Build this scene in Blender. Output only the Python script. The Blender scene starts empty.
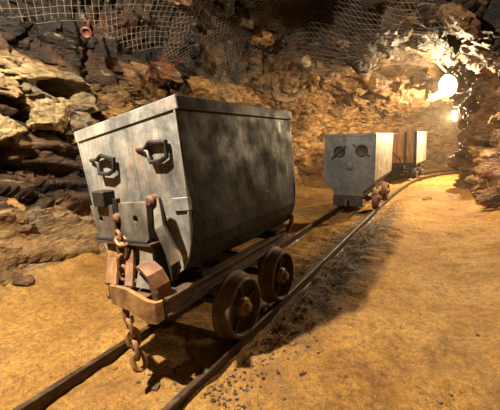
import bpy, bmesh, math, random
import numpy as np
from mathutils import Vector, Matrix, Euler, noise as mnoise

random.seed(7)
RNG = np.random.default_rng(11)
SC = bpy.context.scene
COL = SC.collection

# ------------------------------------------------------------------ camera
F_PX, PITCH, YAW, ROLL = 330.45, 0.1793, 0.5593, -0.0602
CAM_POS = Vector((1.32, 0.0, 1.0966))
fw = Vector((-math.sin(YAW) * math.cos(PITCH), math.cos(YAW) * math.cos(PITCH), -math.sin(PITCH)))
rt0 = Vector((math.cos(YAW), math.sin(YAW), 0))
up0 = rt0.cross(fw)
rt = rt0 * math.cos(ROLL) + up0 * math.sin(ROLL)
up = up0 * math.cos(ROLL) - rt0 * math.sin(ROLL)
camd = bpy.data.cameras.new('camera')
camd.sensor_width = 36.0
camd.lens = 36.0 * F_PX / 500.0
camd.clip_start = 0.02
cam = bpy.data.objects.new('camera', camd)
COL.objects.link(cam)
m = Matrix((rt, up, -fw)).transposed().to_4x4()
m.translation = CAM_POS
cam.matrix_world = m
SC.camera = cam

# ------------------------------------------------------------------ world, exposure
W = bpy.data.worlds.new('world')
SC.world = W
W.use_nodes = True
bg = W.node_tree.nodes['Background']
bg.inputs[0].default_value = (1.0, 0.86, 0.68, 1)
bg.inputs[1].default_value = 0.02
vs = SC.view_settings
vs.view_transform = 'Standard'
vs.look = 'None'
vs.gamma = 1.0
vs.use_curve_mapping = False
vs.exposure = 0.0

# light strengths of the lamps (each lamp's light is made in its own builder)
P_WORK, P_FLOOD, P_FAR = 1550.0, 470.0, 950.0


# ------------------------------------------------------------------ generic helpers
def tag(o, label=None, cat=None, group=None, kind=None):
    if label: o['label'] = label
    if cat: o['category'] = cat
    if group: o['group'] = group
    if kind: o['kind'] = kind
    return o


def empty(name, loc, rz=0.0):
    o = bpy.data.objects.new(name, None)
    COL.objects.link(o)
    o.empty_display_size = 0.1
    o.matrix_world = Matrix.Translation(loc) @ Matrix.Rotation(rz, 4, 'Z')
    return o


ROOTM = {}


class MB:
    """collects vertices and faces in world space (through an optional matrix) and links them as ONE mesh"""

    def __init__(self, M=None):
        self.v = []
        self.f = []
        self.M = M

    def add(self, vs_, fs):
        b = len(self.v)
        for p in vs_:
            p = Vector(p)
            self.v.append(self.M @ p if self.M else p)
        for f in fs:
            self.f.append([i + b for i in f])
        return self

    def box(self, a, b):
        x0, y0, z0 = a
        x1, y1, z1 = b
        return self.add([(x0, y0, z0), (x1, y0, z0), (x1, y1, z0), (x0, y1, z0), (x0, y0, z1), (x1, y0, z1), (x1, y1, z1), (x0, y1, z1)],
                        [(3, 2, 1, 0), (4, 5, 6, 7), (0, 1, 5, 4), (1, 2, 6, 5), (2, 3, 7, 6), (3, 0, 4, 7)])

    def prism_y(self, poly, y0, y1):
        """polygon in x,z pulled along y"""
        n = len(poly)
        vs_ = [(x, y0, z) for x, z in poly] + [(x, y1, z) for x, z in poly]
        fs = [tuple(range(n)), tuple(range(2 * n - 1, n - 1, -1))]
        fs += [((i + 1) % n, i, n + i, n + (i + 1) % n) for i in range(n)]
        return self.add(vs_, fs)

    def plate_hole(self, poly, c, r, y0, y1, n=24):
        def edge(ang):
            d = (math.cos(ang), math.sin(ang))
            best = None
            for i in range(len(poly)):
                ax, az = poly[i]
                bx, bz = poly[(i + 1) % len(poly)]
                ex, ez = bx - ax, bz - az
                den = d[0] * ez - d[1] * ex
                if abs(den) < 1e-9: continue
                t = ((ax - c[0]) * ez - (az - c[1]) * ex) / den
                u = ((ax - c[0]) * d[1] - (az - c[1]) * d[0]) / den
                if t > 0 and -1e-6 <= u <= 1 + 1e-6 and (best is None or t < best): best = t
            return (c[0] + d[0] * best, c[1] + d[1] * best)
        angs = sorted([2 * math.pi * i / n for i in range(n)] + [math.atan2(z - c[1], x - c[0]) % (2 * math.pi) for x, z in poly])
        k = len(angs)
        o = [edge(a) for a in angs]
        h = [(c[0] + r * math.cos(a), c[1] + r * math.sin(a)) for a in angs]
        vs_ = [(x, y0, z) for x, z in o] + [(x, y0, z) for x, z in h] + [(x, y1, z) for x, z in o] + [(x, y1, z) for x, z in h]
        fs = []
        for i in range(k):
            j = (i + 1) % k
            fs += [(i, j, k + j, k + i), (2 * k + j, 2 * k + i, 3 * k + i, 3 * k + j), (j, i, 2 * k + i, 2 * k + j), (k + i, k + j, 3 * k + j, 3 * k + i)]
        return self.add(vs_, fs)

    def tube(self, pts, r, n=8, closed=False, cap=True):
        pts = [Vector(p) for p in pts]
        k = len(pts)
        rs = r if isinstance(r, (list, tuple)) else [r] * k
        vs_, fs = [], []
        ref = None
        for i, p in enumerate(pts):
            a = pts[(i - 1) % k] if (closed or i > 0) else p
            b = pts[(i + 1) % k] if (closed or i < k - 1) else p
            t = (b - a).normalized()
            if ref is None:
                ref = Vector((0, 0, 1)) if abs(t.z) < 0.9 else Vector((1, 0, 0))
            u = (ref - t * ref.dot(t))
            if u.length < 1e-4: u = t.orthogonal()
            u.normalize()
            ref = u
            w = t.cross(u)
            for q in range(n):
                a_ = 2 * math.pi * q / n
                vs_.append(p + (u * math.cos(a_) + w * math.sin(a_)) * rs[i])
        for i in range(k if closed else k - 1):
            j = (i + 1) % k
            for q in range(n):
                q2 = (q + 1) % n
                fs.append((i * n + q, i * n + q2, j * n + q2, j * n + q))
        if cap and not closed:
            fs.append(tuple(range(n - 1, -1, -1)))
            fs.append(tuple((k - 1) * n + q for q in range(n)))
        return self.add(vs_, fs)

    def strap(self, pts, w, t, wdir):
        """flat bar swept along pts; width along wdir, thickness across it; w may vary per point"""
        pts = [Vector(p) for p in pts]
        wd = Vector(wdir).normalized()
        k = len(pts)
        ws = w if isinstance(w, (list, tuple)) else [w] * k
        vs_, fs = [], []
        for i, p in enumerate(pts):
            a = pts[max(i - 1, 0)]
            b = pts[min(i + 1, k - 1)]
            tt = (b - a).normalized()
            n = tt.cross(wd).normalized()
            W_ = wd * ws[i] / 2
            N_ = n * t / 2
            vs_ += [p - W_ - N_, p + W_ - N_, p + W_ + N_, p - W_ + N_]
        for i in range(k - 1):
            for q in range(4):
                q2 = (q + 1) % 4
                fs.append((i * 4 + q, i * 4 + q2, i * 4 + 4 + q2, i * 4 + 4 + q))
        fs += [(3, 2, 1, 0), tuple((k - 1) * 4 + q for q in range(4))]
        return self.add(vs_, fs)

    def lathe(self, prof, c, axis, n=32, cap=True):
        """profile of (along axis, radius) turned about axis through c"""
        ax = Vector(axis).normalized()
        u = ax.orthogonal().normalized()
        w = ax.cross(u)
        c = Vector(c)
        vs_, fs = [], []
        for a, r in prof:
            for q in range(n):
                g = 2 * math.pi * q / n
                vs_.append(c + ax * a + (u * math.cos(g) + w * math.sin(g)) * r)
        for i in range(len(prof) - 1):
            for q in range(n):
                q2 = (q + 1) % n
                fs.append((i * n + q, i * n + q2, i * n + n + q2, i * n + n + q))
        if cap:
            fs.append(tuple(range(n - 1, -1, -1)))
            fs.append(tuple((len(prof) - 1) * n + q for q in range(n)))
        return self.add(vs_, fs)

    def rock(self, c, size, seed, rot=(0, 0, 0), sub=3, cuts=9, rough=0.06, hts=(0.52, 0.85)):
        """angular boulder: a ball clipped by random planes"""
        rnd = random.Random(seed)
        bm = bmesh.new()
        bmesh.ops.create_icosphere(bm, subdivisions=sub, radius=1.0)
        planes = []
        for _ in range(cuts):
            d = Vector((rnd.gauss(0, 1), rnd.gauss(0, 1), rnd.gauss(0, 1))).normalized()
            planes.append((d, rnd.uniform(*hts)))
        R_ = Euler(rot).to_matrix()
        S = Vector(size) if not isinstance(size, (int, float)) else Vector((size, size, size))
        off = Vector((rnd.uniform(0, 50), rnd.uniform(0, 50), rnd.uniform(0, 50)))
        for v in bm.verts:
            p = v.co.copy()
            for d, h in planes:
                e = p.dot(d) - h
                if e > 0: p -= d * e
            if rough: p *= 1 + rough * mnoise.fractal(p * 3.2 + off, 0.7, 2.1, 4)
            v.co = p
        vs_ = [Vector(c) + R_ @ Vector((v.co.x * S.x, v.co.y * S.y, v.co.z * S.z)) for v in bm.verts]
        fs = [tuple(v.index for v in f.verts) for f in bm.faces]
        bm.free()
        return self.add(vs_, fs)

    def build(self, name, mat, parent=None, smooth=False, bevel=0.0, recalc=True):
        me = bpy.data.meshes.new(name)
        if parent is not None:
            inv = parent_world(parent).inverted()
            co = [inv @ p for p in self.v]
        else:
            co = self.v
        me.from_pydata([tuple(p) for p in co], [], self.f)
        if recalc or bevel:
            bm = bmesh.new()
            bm.from_mesh(me)
            bmesh.ops.recalc_face_normals(bm, faces=bm.faces)
            if bevel:
                es = [e for e in bm.edges if len(e.link_faces) == 2 and e.calc_face_angle(0) > 0.6]
                bmesh.ops.bevel(bm, geom=es, offset=bevel, segments=1, affect='EDGES', clamp_overlap=True)
            bm.to_mesh(me)
            bm.free()
        if smooth:
            me.polygons.foreach_set('use_smooth', [True] * len(me.polygons))
            me.set_sharp_from_angle(angle=math.radians(35))
        me.materials.append(mat)
        me.update()
        o = bpy.data.objects.new(name, me)
        COL.objects.link(o)
        if parent is not None:
            o.parent = parent
        return o


def parent_world(o):
    M = Matrix.Identity(4)
    while o is not None:
        M = (o.matrix_basis if not o.parent else o.matrix_basis) @ M
        o = o.parent
    return M


# ------------------------------------------------------------------ materials
def new_mat(name):
    mt = bpy.data.materials.new(name)
    mt.use_nodes = True
    nt = mt.node_tree
    nt.nodes.clear()
    out = nt.nodes.new('ShaderNodeOutputMaterial')
    bs = nt.nodes.new('ShaderNodeBsdfPrincipled')
    nt.links.new(bs.outputs[0], out.inputs[0])
    return mt, nt, bs


def coord(nt):
    return nt.nodes.new('ShaderNodeNewGeometry').outputs['Position']


def objcoord(nt):
    return nt.nodes.new('ShaderNodeTexCoord').outputs['Object']


def mapping(nt, vec, scale=(1, 1, 1), rot=(0, 0, 0)):
    n = nt.nodes.new('ShaderNodeMapping')
    n.inputs['Scale'].default_value = scale
    n.inputs['Rotation'].default_value = rot
    nt.links.new(vec, n.inputs['Vector'])
    return n.outputs[0]


def nz(nt, vec, scale, detail=5, rough=0.6, dist=0.0):
    n = nt.nodes.new('ShaderNodeTexNoise')
    n.inputs['Scale'].default_value = scale
    n.inputs['Detail'].default_value = detail
    n.inputs['Roughness'].default_value = rough
    n.inputs['Distortion'].default_value = dist
    nt.links.new(vec, n.inputs['Vector'])
    return n.outputs['Fac']


def ramp(nt, fac, stops):
    r = nt.nodes.new('ShaderNodeValToRGB')
    el = r.color_ramp.elements
    while len(el) < len(stops): el.new(0.5)
    for e, (p, c) in zip(el, stops):
        e.position = p
        e.color = (c[0], c[1], c[2], 1) if not isinstance(c, (int, float)) else (c, c, c, 1)
    nt.links.new(fac, r.inputs[0])
    return r.outputs[0]


def mix(nt, fac, a, b, mode='MIX'):
    n = nt.nodes.new('ShaderNodeMix')
    n.data_type = 'RGBA'
    n.blend_type = mode
    for sock, val in ((n.inputs[0], fac), (n.inputs[6], a), (n.inputs[7], b)):
        if isinstance(val, (int, float)): sock.default_value = val
        elif isinstance(val, tuple): sock.default_value = (val[0], val[1], val[2], 1)
        else: nt.links.new(val, sock)
    return n.outputs[2]


def math_(nt, op, a, b=None):
    n = nt.nodes.new('ShaderNodeMath')
    n.operation = op
    for i, val in enumerate((a, b)):
        if val is None: continue
        if isinstance(val, (int, float)): n.inputs[i].default_value = val
        else: nt.links.new(val, n.inputs[i])
    return n.outputs[0]


def bump(nt, bs, h, strength=0.5, dist=0.02, prev=None):
    n = nt.nodes.new('ShaderNodeBump')
    n.inputs['Strength'].default_value = strength
    n.inputs['Distance'].default_value = dist
    nt.links.new(h, n.inputs['Height'])
    if prev is not None: nt.links.new(prev, n.inputs['Normal'])
    if bs is not None: nt.links.new(n.outputs[0], bs.inputs['Normal'])
    return n.outputs[0]


def rock_material(name, stops, redness=0.5, rough=(0.45, 0.85), tint=(1, 1, 1), attr=True, spec=0.35, ochre=0.0, ostart=0.40, dust=0.0):
    mt, nt, bs = new_mat(name)
    P = coord(nt)
    bed = mapping(nt, P, (1.0, 0.7, 2.4), (0.5, 0.35, 0.2))
    big = nz(nt, bed, 1.5, 6, 0.62, 0.6)
    col = ramp(nt, big, stops)
    if attr:
        at = nt.nodes.new('ShaderNodeAttribute')
        at.attribute_name = 'cell'
        sep = nt.nodes.new('ShaderNodeSeparateColor')
        nt.links.new(at.outputs['Color'], sep.inputs[0])
        fac = math_(nt, 'ADD', math_(nt, 'MULTIPLY', big, 0.45), math_(nt, 'ADD', math_(nt, 'MULTIPLY', sep.outputs[0], 0.38), math_(nt, 'MULTIPLY', sep.outputs[1], 0.18)))
        col = ramp(nt, fac, stops)
    fine = nz(nt, bed, 9.0, 8, 0.7, 0.4)
    col = mix(nt, 0.75, col, ramp(nt, fine, [(0.32, (0.10, 0.08, 0.07)), (0.5, (0.80, 0.77, 0.72)), (0.68, (1.75, 1.65, 1.45))]), 'MULTIPLY')
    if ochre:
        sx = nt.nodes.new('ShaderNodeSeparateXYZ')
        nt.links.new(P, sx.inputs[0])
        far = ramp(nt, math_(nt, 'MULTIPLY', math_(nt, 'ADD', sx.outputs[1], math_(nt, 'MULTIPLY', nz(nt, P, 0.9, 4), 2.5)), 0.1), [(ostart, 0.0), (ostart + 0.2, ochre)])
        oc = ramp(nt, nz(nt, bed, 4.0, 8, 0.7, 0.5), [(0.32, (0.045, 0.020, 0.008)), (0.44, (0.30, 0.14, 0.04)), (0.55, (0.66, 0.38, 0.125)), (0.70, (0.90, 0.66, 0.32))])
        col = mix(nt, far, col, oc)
    redm = ramp(nt, nz(nt, mapping(nt, P, (1, 1, 1), (0.1, 0.9, 0.3)), 2.3, 4, 0.55), [(0.58, 0.0), (0.70, redness)])
    col = mix(nt, redm, col, (0.30, 0.075, 0.025))
    if dust:
        sz = nt.nodes.new('ShaderNodeSeparateXYZ')
        nt.links.new(P, sz.inputs[0])
        lowz = ramp(nt, math_(nt, 'ADD', sz.outputs[2], math_(nt, 'MULTIPLY', nz(nt, P, 2.2, 5), 0.5)), [(0.50, dust), (0.95, 0.0)])
        dc = ramp(nt, nz(nt, P, 3.5, 7, 0.7), [(0.32, (0.17, 0.085, 0.032)), (0.5, (0.38, 0.215, 0.075)), (0.7, (0.48, 0.32, 0.15))])
        col = mix(nt, lowz, col, dc)
    vein = ramp(nt, nz(nt, mapping(nt, P, (1.2, 0.6, 3.5), (0.5, 0.35, 0.2)), 3.3, 7, 0.65, 1.2), [(0.60, 0.0), (0.68, 0.55)])
    col = mix(nt, vein, col, (0.60, 0.50, 0.34))
    col = mix(nt, 1.0, col, tuple(c * 0.62 for c in tint), 'MULTIPLY')
    nt.links.new(col, bs.inputs['Base Color'])
    rg = ramp(nt, nz(nt, P, 5.0, 4), [(0.35, rough[0]), (0.65, rough[1])])
    nt.links.new(rg, bs.inputs['Roughness'])
    bs.inputs['Specular IOR Level'].default_value = spec
    b1 = bump(nt, None, nz(nt, bed, 5.0, 9, 0.72, 0.5), 1.0, 0.09)
    vo = nt.nodes.new('ShaderNodeTexVoronoi')
    vo.feature = 'F2'
    vo.inputs['Scale'].default_value = 9.0
    nt.links.new(mapping(nt, P, (1.0, 0.8, 2.2), (0.5, 0.35, 0.2)), vo.inputs['Vector'])
    b2 = bump(nt, None, vo.outputs['Distance'], 0.8, 0.045, b1)
    bump(nt, bs, nz(nt, P, 38.0, 6, 0.7), 0.6, 0.014, b2)
    return mt


ROCK_STOPS = [(0.30, (0.020, 0.013, 0.009)), (0.43, (0.10, 0.050, 0.022)), (0.53, (0.24, 0.13, 0.05)), (0.62, (0.42, 0.28, 0.12)), (0.76, (0.28, 0.24, 0.17))]
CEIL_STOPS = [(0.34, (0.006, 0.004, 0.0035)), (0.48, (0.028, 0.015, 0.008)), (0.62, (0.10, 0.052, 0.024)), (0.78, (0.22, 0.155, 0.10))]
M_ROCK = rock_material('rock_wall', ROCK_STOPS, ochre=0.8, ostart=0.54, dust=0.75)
M_ROCKR = rock_material('rock_wall_brown', [(0.26, (0.055, 0.032, 0.02)), (0.42, (0.22, 0.11, 0.052)), (0.56, (0.42, 0.23, 0.11)), (0.75, (0.58, 0.42, 0.26))], 0.75)
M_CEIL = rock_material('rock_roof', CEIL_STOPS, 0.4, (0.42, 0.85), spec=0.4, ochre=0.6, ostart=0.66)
M_BLOCKS = [rock_material('rock_block_pale', [(0.3, (0.24, 0.16, 0.07)), (0.5, (0.52, 0.39, 0.20)), (0.7, (0.62, 0.52, 0.33))], 0.12, attr=False),
            rock_material('rock_block_brown', [(0.3, (0.06, 0.035, 0.02)), (0.5, (0.24, 0.13, 0.055)), (0.7, (0.38, 0.26, 0.13))], 0.5, attr=False),
            rock_material('rock_block_ochre', [(0.3, (0.16, 0.08, 0.02)), (0.5, (0.46, 0.26, 0.08)), (0.7, (0.55, 0.38, 0.18))], 0.5, attr=False)]


def sand_material():
    mt, nt, bs = new_mat('sandy_floor')
    P = coord(nt)
    n1 = nz(nt, P, 1.1, 6, 0.6, 0.3)
    col = ramp(nt, n1, [(0.30, (0.150, 0.068, 0.014)), (0.46, (0.27, 0.138, 0.030)), (0.60, (0.33, 0.185, 0.050)), (0.78, (0.25, 0.150, 0.058))])
    fine = nz(nt, P, 28, 8, 0.75)
    col = mix(nt, 0.85, col, ramp(nt, fine, [(0.30, 0.22), (0.5, 0.95), (0.70, 1.5)]), 'MULTIPLY')
    grit = nz(nt, P, 95, 4, 0.8)
    col = mix(nt, 0.6, col, ramp(nt, grit, [(0.34, 0.30), (0.5, 1.0), (0.66, 1.55)]), 'MULTIPLY')
    blot = ramp(nt, nz(nt, P, 2.4, 7, 0.72, 0.8), [(0.50, 0.0), (0.64, 0.62)])
    col = mix(nt, blot, col, (0.125, 0.060, 0.018))
    pale = ramp(nt, nz(nt, mapping(nt, P, (1, 1, 1), (0, 0, 1.1)), 3.4, 7, 0.74, 0.6), [(0.57, 0.0), (0.68, 0.5)])
    col = mix(nt, pale, col, (0.40, 0.255, 0.095))
    # dark gravel tone in a band beside the right rail
    sx = nt.nodes.new('ShaderNodeSeparateXYZ')
    nt.links.new(P, sx.inputs[0])
    wob = math_(nt, 'MULTIPLY', math_(nt, 'SUBTRACT', nz(nt, P, 2.6, 5, 0.7), 0.5), 0.75)
    d = math_(nt, 'ABSOLUTE', math_(nt, 'SUBTRACT', math_(nt, 'ADD', sx.outputs[0], wob), 0.40))
    yf = ramp(nt, math_(nt, 'MULTIPLY', math_(nt, 'ADD', sx.outputs[1], math_(nt, 'MULTIPLY', wob, 2.0)), 0.1), [(0.14, 0.15), (0.22, 1.0), (0.46, 1.0), (0.62, 0.0)])
    dm = math_(nt, 'MULTIPLY', ramp(nt, d, [(0.16, 1.0), (0.36, 0.0)]), yf)
    dm = math_(nt, 'MULTIPLY', dm, ramp(nt, nz(nt, P, 16, 6, 0.8), [(0.32, 0.45), (0.55, 1.0)]))
    col = mix(nt, dm, col, ramp(nt, nz(nt, P, 55, 4, 0.7), [(0.35, (0.012, 0.009, 0.007)), (0.55, (0.055, 0.038, 0.024)), (0.72, (0.18, 0.15, 0.12))]))
    # scattered dark specks
    vor = nt.nodes.new('ShaderNodeTexVoronoi')
    vor.inputs['Scale'].default_value = 26
    nt.links.new(P, vor.inputs['Vector'])
    sp = math_(nt, 'MULTIPLY', ramp(nt, vor.outputs['Distance'], [(0.12, 1.0), (0.24, 0.0)]), ramp(nt, nz(nt, P, 3.7, 3), [(0.42, 0.0), (0.58, 0.9)]))
    col = mix(nt, sp, col, (0.10, 0.055, 0.025))
    nt.links.new(col, bs.inputs['Base Color'])
    bs.inputs['Roughness'].default_value = 0.85
    bs.inputs['Specular IOR Level'].default_value = 0.25
    b1 = bump(nt, None, nz(nt, P, 6.5, 8, 0.70, 0.3), 0.8, 0.06)
    bump(nt, bs, nz(nt, P, 60, 5, 0.8), 0.9, 0.012, b1)
    return mt


M_SAND = sand_material()


def metal_material(name, stops, rust=0.35, rust_col=(0.20, 0.075, 0.022), rough=(0.35, 0.7), metallic=0.35, streak=(1, 1, 1), scale=3.0, bumpd=0.006, spec=0.5):
    mt, nt, bs = new_mat(name)
    P = objcoord(nt)
    S = mapping(nt, P, streak)
    n1 = nz(nt, S, scale, 8, 0.68, 0.3)
    col = ramp(nt, n1, stops)
    scr = nz(nt, mapping(nt, P, (14, 14, 2.0)), 2.0, 6, 0.7)
    col = mix(nt, 0.5, col, ramp(nt, scr, [(0.33, 0.35), (0.5, 0.95), (0.68, 1.35)]), 'MULTIPLY')
    rm = ramp(nt, nz(nt, mapping(nt, P, (1.6, 1.6, 0.8)), 4.2, 8, 0.72, 0.4), [(0.52, 0.0), (0.66, rust)])
    col = mix(nt, rm, col, ramp(nt, nz(nt, P, 25, 5, 0.7), [(0.3, tuple(c * 0.45 for c in rust_col)), (0.7, tuple(min(1, c * 1.7) for c in rust_col))]))
    nt.links.new(col, bs.inputs['Base Color'])
    nt.links.new(ramp(nt, nz(nt, P, 7, 5), [(0.35, rough[0]), (0.65, rough[1])]), bs.inputs['Roughness'])
    bs.inputs['Metallic'].default_value = metallic
    bs.inputs['Specular IOR Level'].default_value = spec
    bump(nt, bs, nz(nt, P, 22, 8, 0.7), 0.5, bumpd)
    return mt


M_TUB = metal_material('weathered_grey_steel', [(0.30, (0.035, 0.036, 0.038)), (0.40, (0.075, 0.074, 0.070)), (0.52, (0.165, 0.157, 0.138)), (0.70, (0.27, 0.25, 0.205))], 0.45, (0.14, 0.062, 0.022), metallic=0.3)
M_SIDE = metal_material('streaked_shade_steel', [(0.30, (0.002, 0.0025, 0.0035)), (0.48, (0.006, 0.007, 0.009)), (0.62, (0.012, 0.013, 0.0145)), (0.78, (0.024, 0.023, 0.021))], 0.2, (0.03, 0.016, 0.007), metallic=0.0, streak=(3.2, 3.2, 0.45), rough=(0.5, 0.85), spec=0.14)  # streaked steel of the tub sides, with their shade darkened into the colour
M_TUB2 = metal_material('blue_grey_steel', [(0.30, (0.012, 0.014, 0.015)), (0.46, (0.036, 0.038, 0.038)), (0.75, (0.068, 0.064, 0.057))], 0.3, (0.14, 0.062, 0.022), metallic=0.3)
M_PALE = metal_material('pale_streaked_steel', [(0.3, (0.06, 0.045, 0.03)), (0.46, (0.15, 0.125, 0.09)), (0.7, (0.23, 0.20, 0.15))], 0.5, (0.09, 0.045, 0.02), metallic=0.0, streak=(6, 6, 0.6))  # pale tone with upright streaks
M_RUST = metal_material('rusty_iron', [(0.28, (0.018, 0.011, 0.008)), (0.45, (0.075, 0.030, 0.011)), (0.58, (0.135, 0.060, 0.020)), (0.74, (0.19, 0.105, 0.042))], 0.5, (0.14, 0.055, 0.015), metallic=0.2, scale=9, rough=(0.5, 0.85))
M_PLATE = metal_material('scuffed_grey_iron', [(0.28, (0.018, 0.017, 0.016)), (0.45, (0.065, 0.060, 0.052)), (0.6, (0.12, 0.105, 0.082)), (0.75, (0.16, 0.11, 0.06))], 0.55, (0.15, 0.065, 0.018), metallic=0.3, scale=7)
M_DUSTY = metal_material('dusty_ochre_iron', [(0.28, (0.030, 0.017, 0.010)), (0.42, (0.12, 0.055, 0.017)), (0.56, (0.24, 0.125, 0.036)), (0.74, (0.33, 0.20, 0.075))], 0.35, (0.16, 0.055, 0.013), metallic=0.1, scale=9, rough=(0.6, 0.9))
M_GRIMY = metal_material('grimy_brown_iron', [(0.3, (0.012, 0.009, 0.007)), (0.5, (0.045, 0.024, 0.012)), (0.75, (0.12, 0.065, 0.028))], 0.5, (0.10, 0.04, 0.012), metallic=0.2, scale=8, rough=(0.5, 0.85))
M_DARK = metal_material('black_iron', [(0.3, (0.005, 0.005, 0.005)), (0.5, (0.012, 0.011, 0.010)), (0.75, (0.032, 0.027, 0.022))], 0.2, (0.05, 0.02, 0.007), metallic=0.0, spec=0.2)
M_RAIL = metal_material('rail_steel', [(0.3, (0.012, 0.008, 0.005)), (0.5, (0.042, 0.023, 0.012)), (0.75, (0.11, 0.07, 0.038))], 0.4, (0.07, 0.03, 0.010), metallic=0.35, scale=14)
M_WIRE = metal_material('netting_wire', [(0.3, (0.07, 0.055, 0.042)), (0.6, (0.22, 0.175, 0.125))], 0.35, metallic=0.1)


def wood_material():
    mt, nt, bs = new_mat('old_planks')
    P = objcoord(nt)
    g = nz(nt, mapping(nt, P, (9, 9, 0.9)), 3.0, 7, 0.65, 0.6)
    col = ramp(nt, g, [(0.3, (0.06, 0.026, 0.010)), (0.5, (0.19, 0.092, 0.034)), (0.7, (0.28, 0.165, 0.072))])
    nt.links.new(col, bs.inputs['Base Color'])
    bs.inputs['Roughness'].default_value = 0.8
    bump(nt, bs, g, 0.6, 0.006)
    return mt


M_WOOD = wood_material()


def plain(name, c, rough=0.6, emit=None, strength=0.0):
    mt, nt, bs = new_mat(name)
    n = nz(nt, objcoord(nt), 12, 4)
    nt.links.new(mix(nt, n, tuple(x * 0.7 for x in c), c), bs.inputs['Base Color'])
    bs.inputs['Roughness'].default_value = rough
    if emit:
        bs.inputs['Emission Color'].default_value = (*emit, 1)
        bs.inputs['Emission Strength'].default_value = strength
    return mt


M_CABLE = plain('grey_cable', (0.16, 0.13, 0.10))
M_HOUSE = plain('lamp_housing', (0.30, 0.26, 0.20), 0.5)
M_GLOW = plain('lit_lamp_glass', (1, 0.9, 0.7), 0.3, (1.0, 0.88, 0.62), 28.0)
M_RED = plain('red_oxide_iron', (0.08, 0.018, 0.011), 0.6)


# ------------------------------------------------------------------ the mine tunnel
def catmull(ctrl, step):
    P = [np.array(c, float) for c in ctrl]
    P = [2 * P[0] - P[1]] + P + [2 * P[-1] - P[-2]]
    out = []
    for i in range(1, len(P) - 2):
        L = np.linalg.norm(P[i + 1] - P[i])
        n = max(2, int(L / step))
        for k in range(n):
            t = k / n
            out.append(0.5 * ((2 * P[i]) + (-P[i - 1] + P[i + 1]) * t + (2 * P[i - 1] - 5 * P[i] + 4 * P[i + 1] - P[i + 2]) * t * t + (-P[i - 1] + 3 * P[i] - 3 * P[i + 1] + P[i + 2]) * t ** 3))
    out.append(P[-2])
    return np.array(out)


TUN = catmull([(-.22, -3.2), (-.22, 0), (-.22, 3), (-.24, 6), (-.2, 8), (.05, 9.6), (.75, 11.2), (1.9, 12.4), (3.6, 13.3), (5.6, 13.9)], 0.01)
seg = np.linalg.norm(np.diff(TUN, axis=0), axis=1)
ARC = np.concatenate([[0], np.cumsum(seg)]) - 3.2            # arc length, equal to y along the straight
S_END = ARC[-1]


def path(s):
    x = np.interp(s, ARC, TUN[:, 0])
    y = np.interp(s, ARC, TUN[:, 1])
    e = 0.05
    dx = np.interp(s + e, ARC, TUN[:, 0]) - np.interp(s - e, ARC, TUN[:, 0])
    dy = np.interp(s + e, ARC, TUN[:, 1]) - np.interp(s - e, ARC, TUN[:, 1])
    h = np.hypot(dx, dy)
    return x, y, dy / h, -dx / h                              # position and the unit vector to the right


def w_left(s):
    return np.interp(s, [-3, 2, 5, 8, 11, 13, 18], [2.2, 2.15, 2.15, 2.1, 1.75, 1.6, 1.7])


def w_right(s):
    return np.interp(s, [-3, 3, 4.5, 6, 7.5, 9.2, 11, 18], [2.3, 2.3, 2.2, 2.05, 1.85, 1.58, 1.5, 1.6])


def smooth(a, b, x):
    t = np.clip((x - a) / (b - a), 0, 1)
    return t * t * (3 - 2 * t)


def roof(s, lat):
    q = s + 0.86 * lat * (s < 9)
    return 2.98 - 0.62 * smooth(4.5, 5.5, q) - 0.30 * smooth(8.6, 9.3, s)


def shell(s, t):
    """smooth tunnel surface: s along the tunnel, t 0..1 from the left foot over the roof to the right foot"""
    s = np.asarray(s, float)
    t = np.asarray(t, float)
    x, y, rx, ry = path(s)
    wl, wr = w_left(s), w_right(s)
    zs, zf = 1.25, -0.35
    k0, k1 = 0.2, 0.8
    ang = np.clip((t - k0) / (k1 - k0), 0, 1) * math.pi       # 0 left, pi right
    n = 2.7
    c = np.cos(ang)
    lat = -np.sign(c) * np.abs(c) ** (2 / n)
    lat = np.where(lat < 0, lat * wl, lat * wr)
    hz = roof(s, lat)
    z = zs + (hz - zs) * np.abs(np.sin(ang)) ** (2 / n)
    z = np.where(t < k0, zf + (zs - zf) * t / k0, z)
    z = np.where(t > k1, zf + (zs - zf) * (1 - t) / (1 - k1), z)
    apron = np.clip(1 - (z + .35) / 1.25, 0, 1) ** 1.2 * (t < .3)
    lat = lat + .50 * apron * (1 - smooth(8.5, 10.5, s))
    return np.stack([x + rx * lat, y + ry * lat, z], -1)


def hash3(i, k):
    h = (i[..., 0] * 73856093) ^ (i[..., 1] * 19349663) ^ (i[..., 2] * 83492791) ^ (k * 2654435761)
    h = h & 0xffffffff
    h = ((h ^ (h >> 15)) * 2246822519) & 0xffffffff
    h = ((h ^ (h >> 13)) * 3266489917) & 0xffffffff
    h = h ^ (h >> 16)
    return h.astype(np.float64) / 4294967295.0


BED = np.array(Euler((0.42, 0.5, 0.25)).to_matrix())


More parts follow.
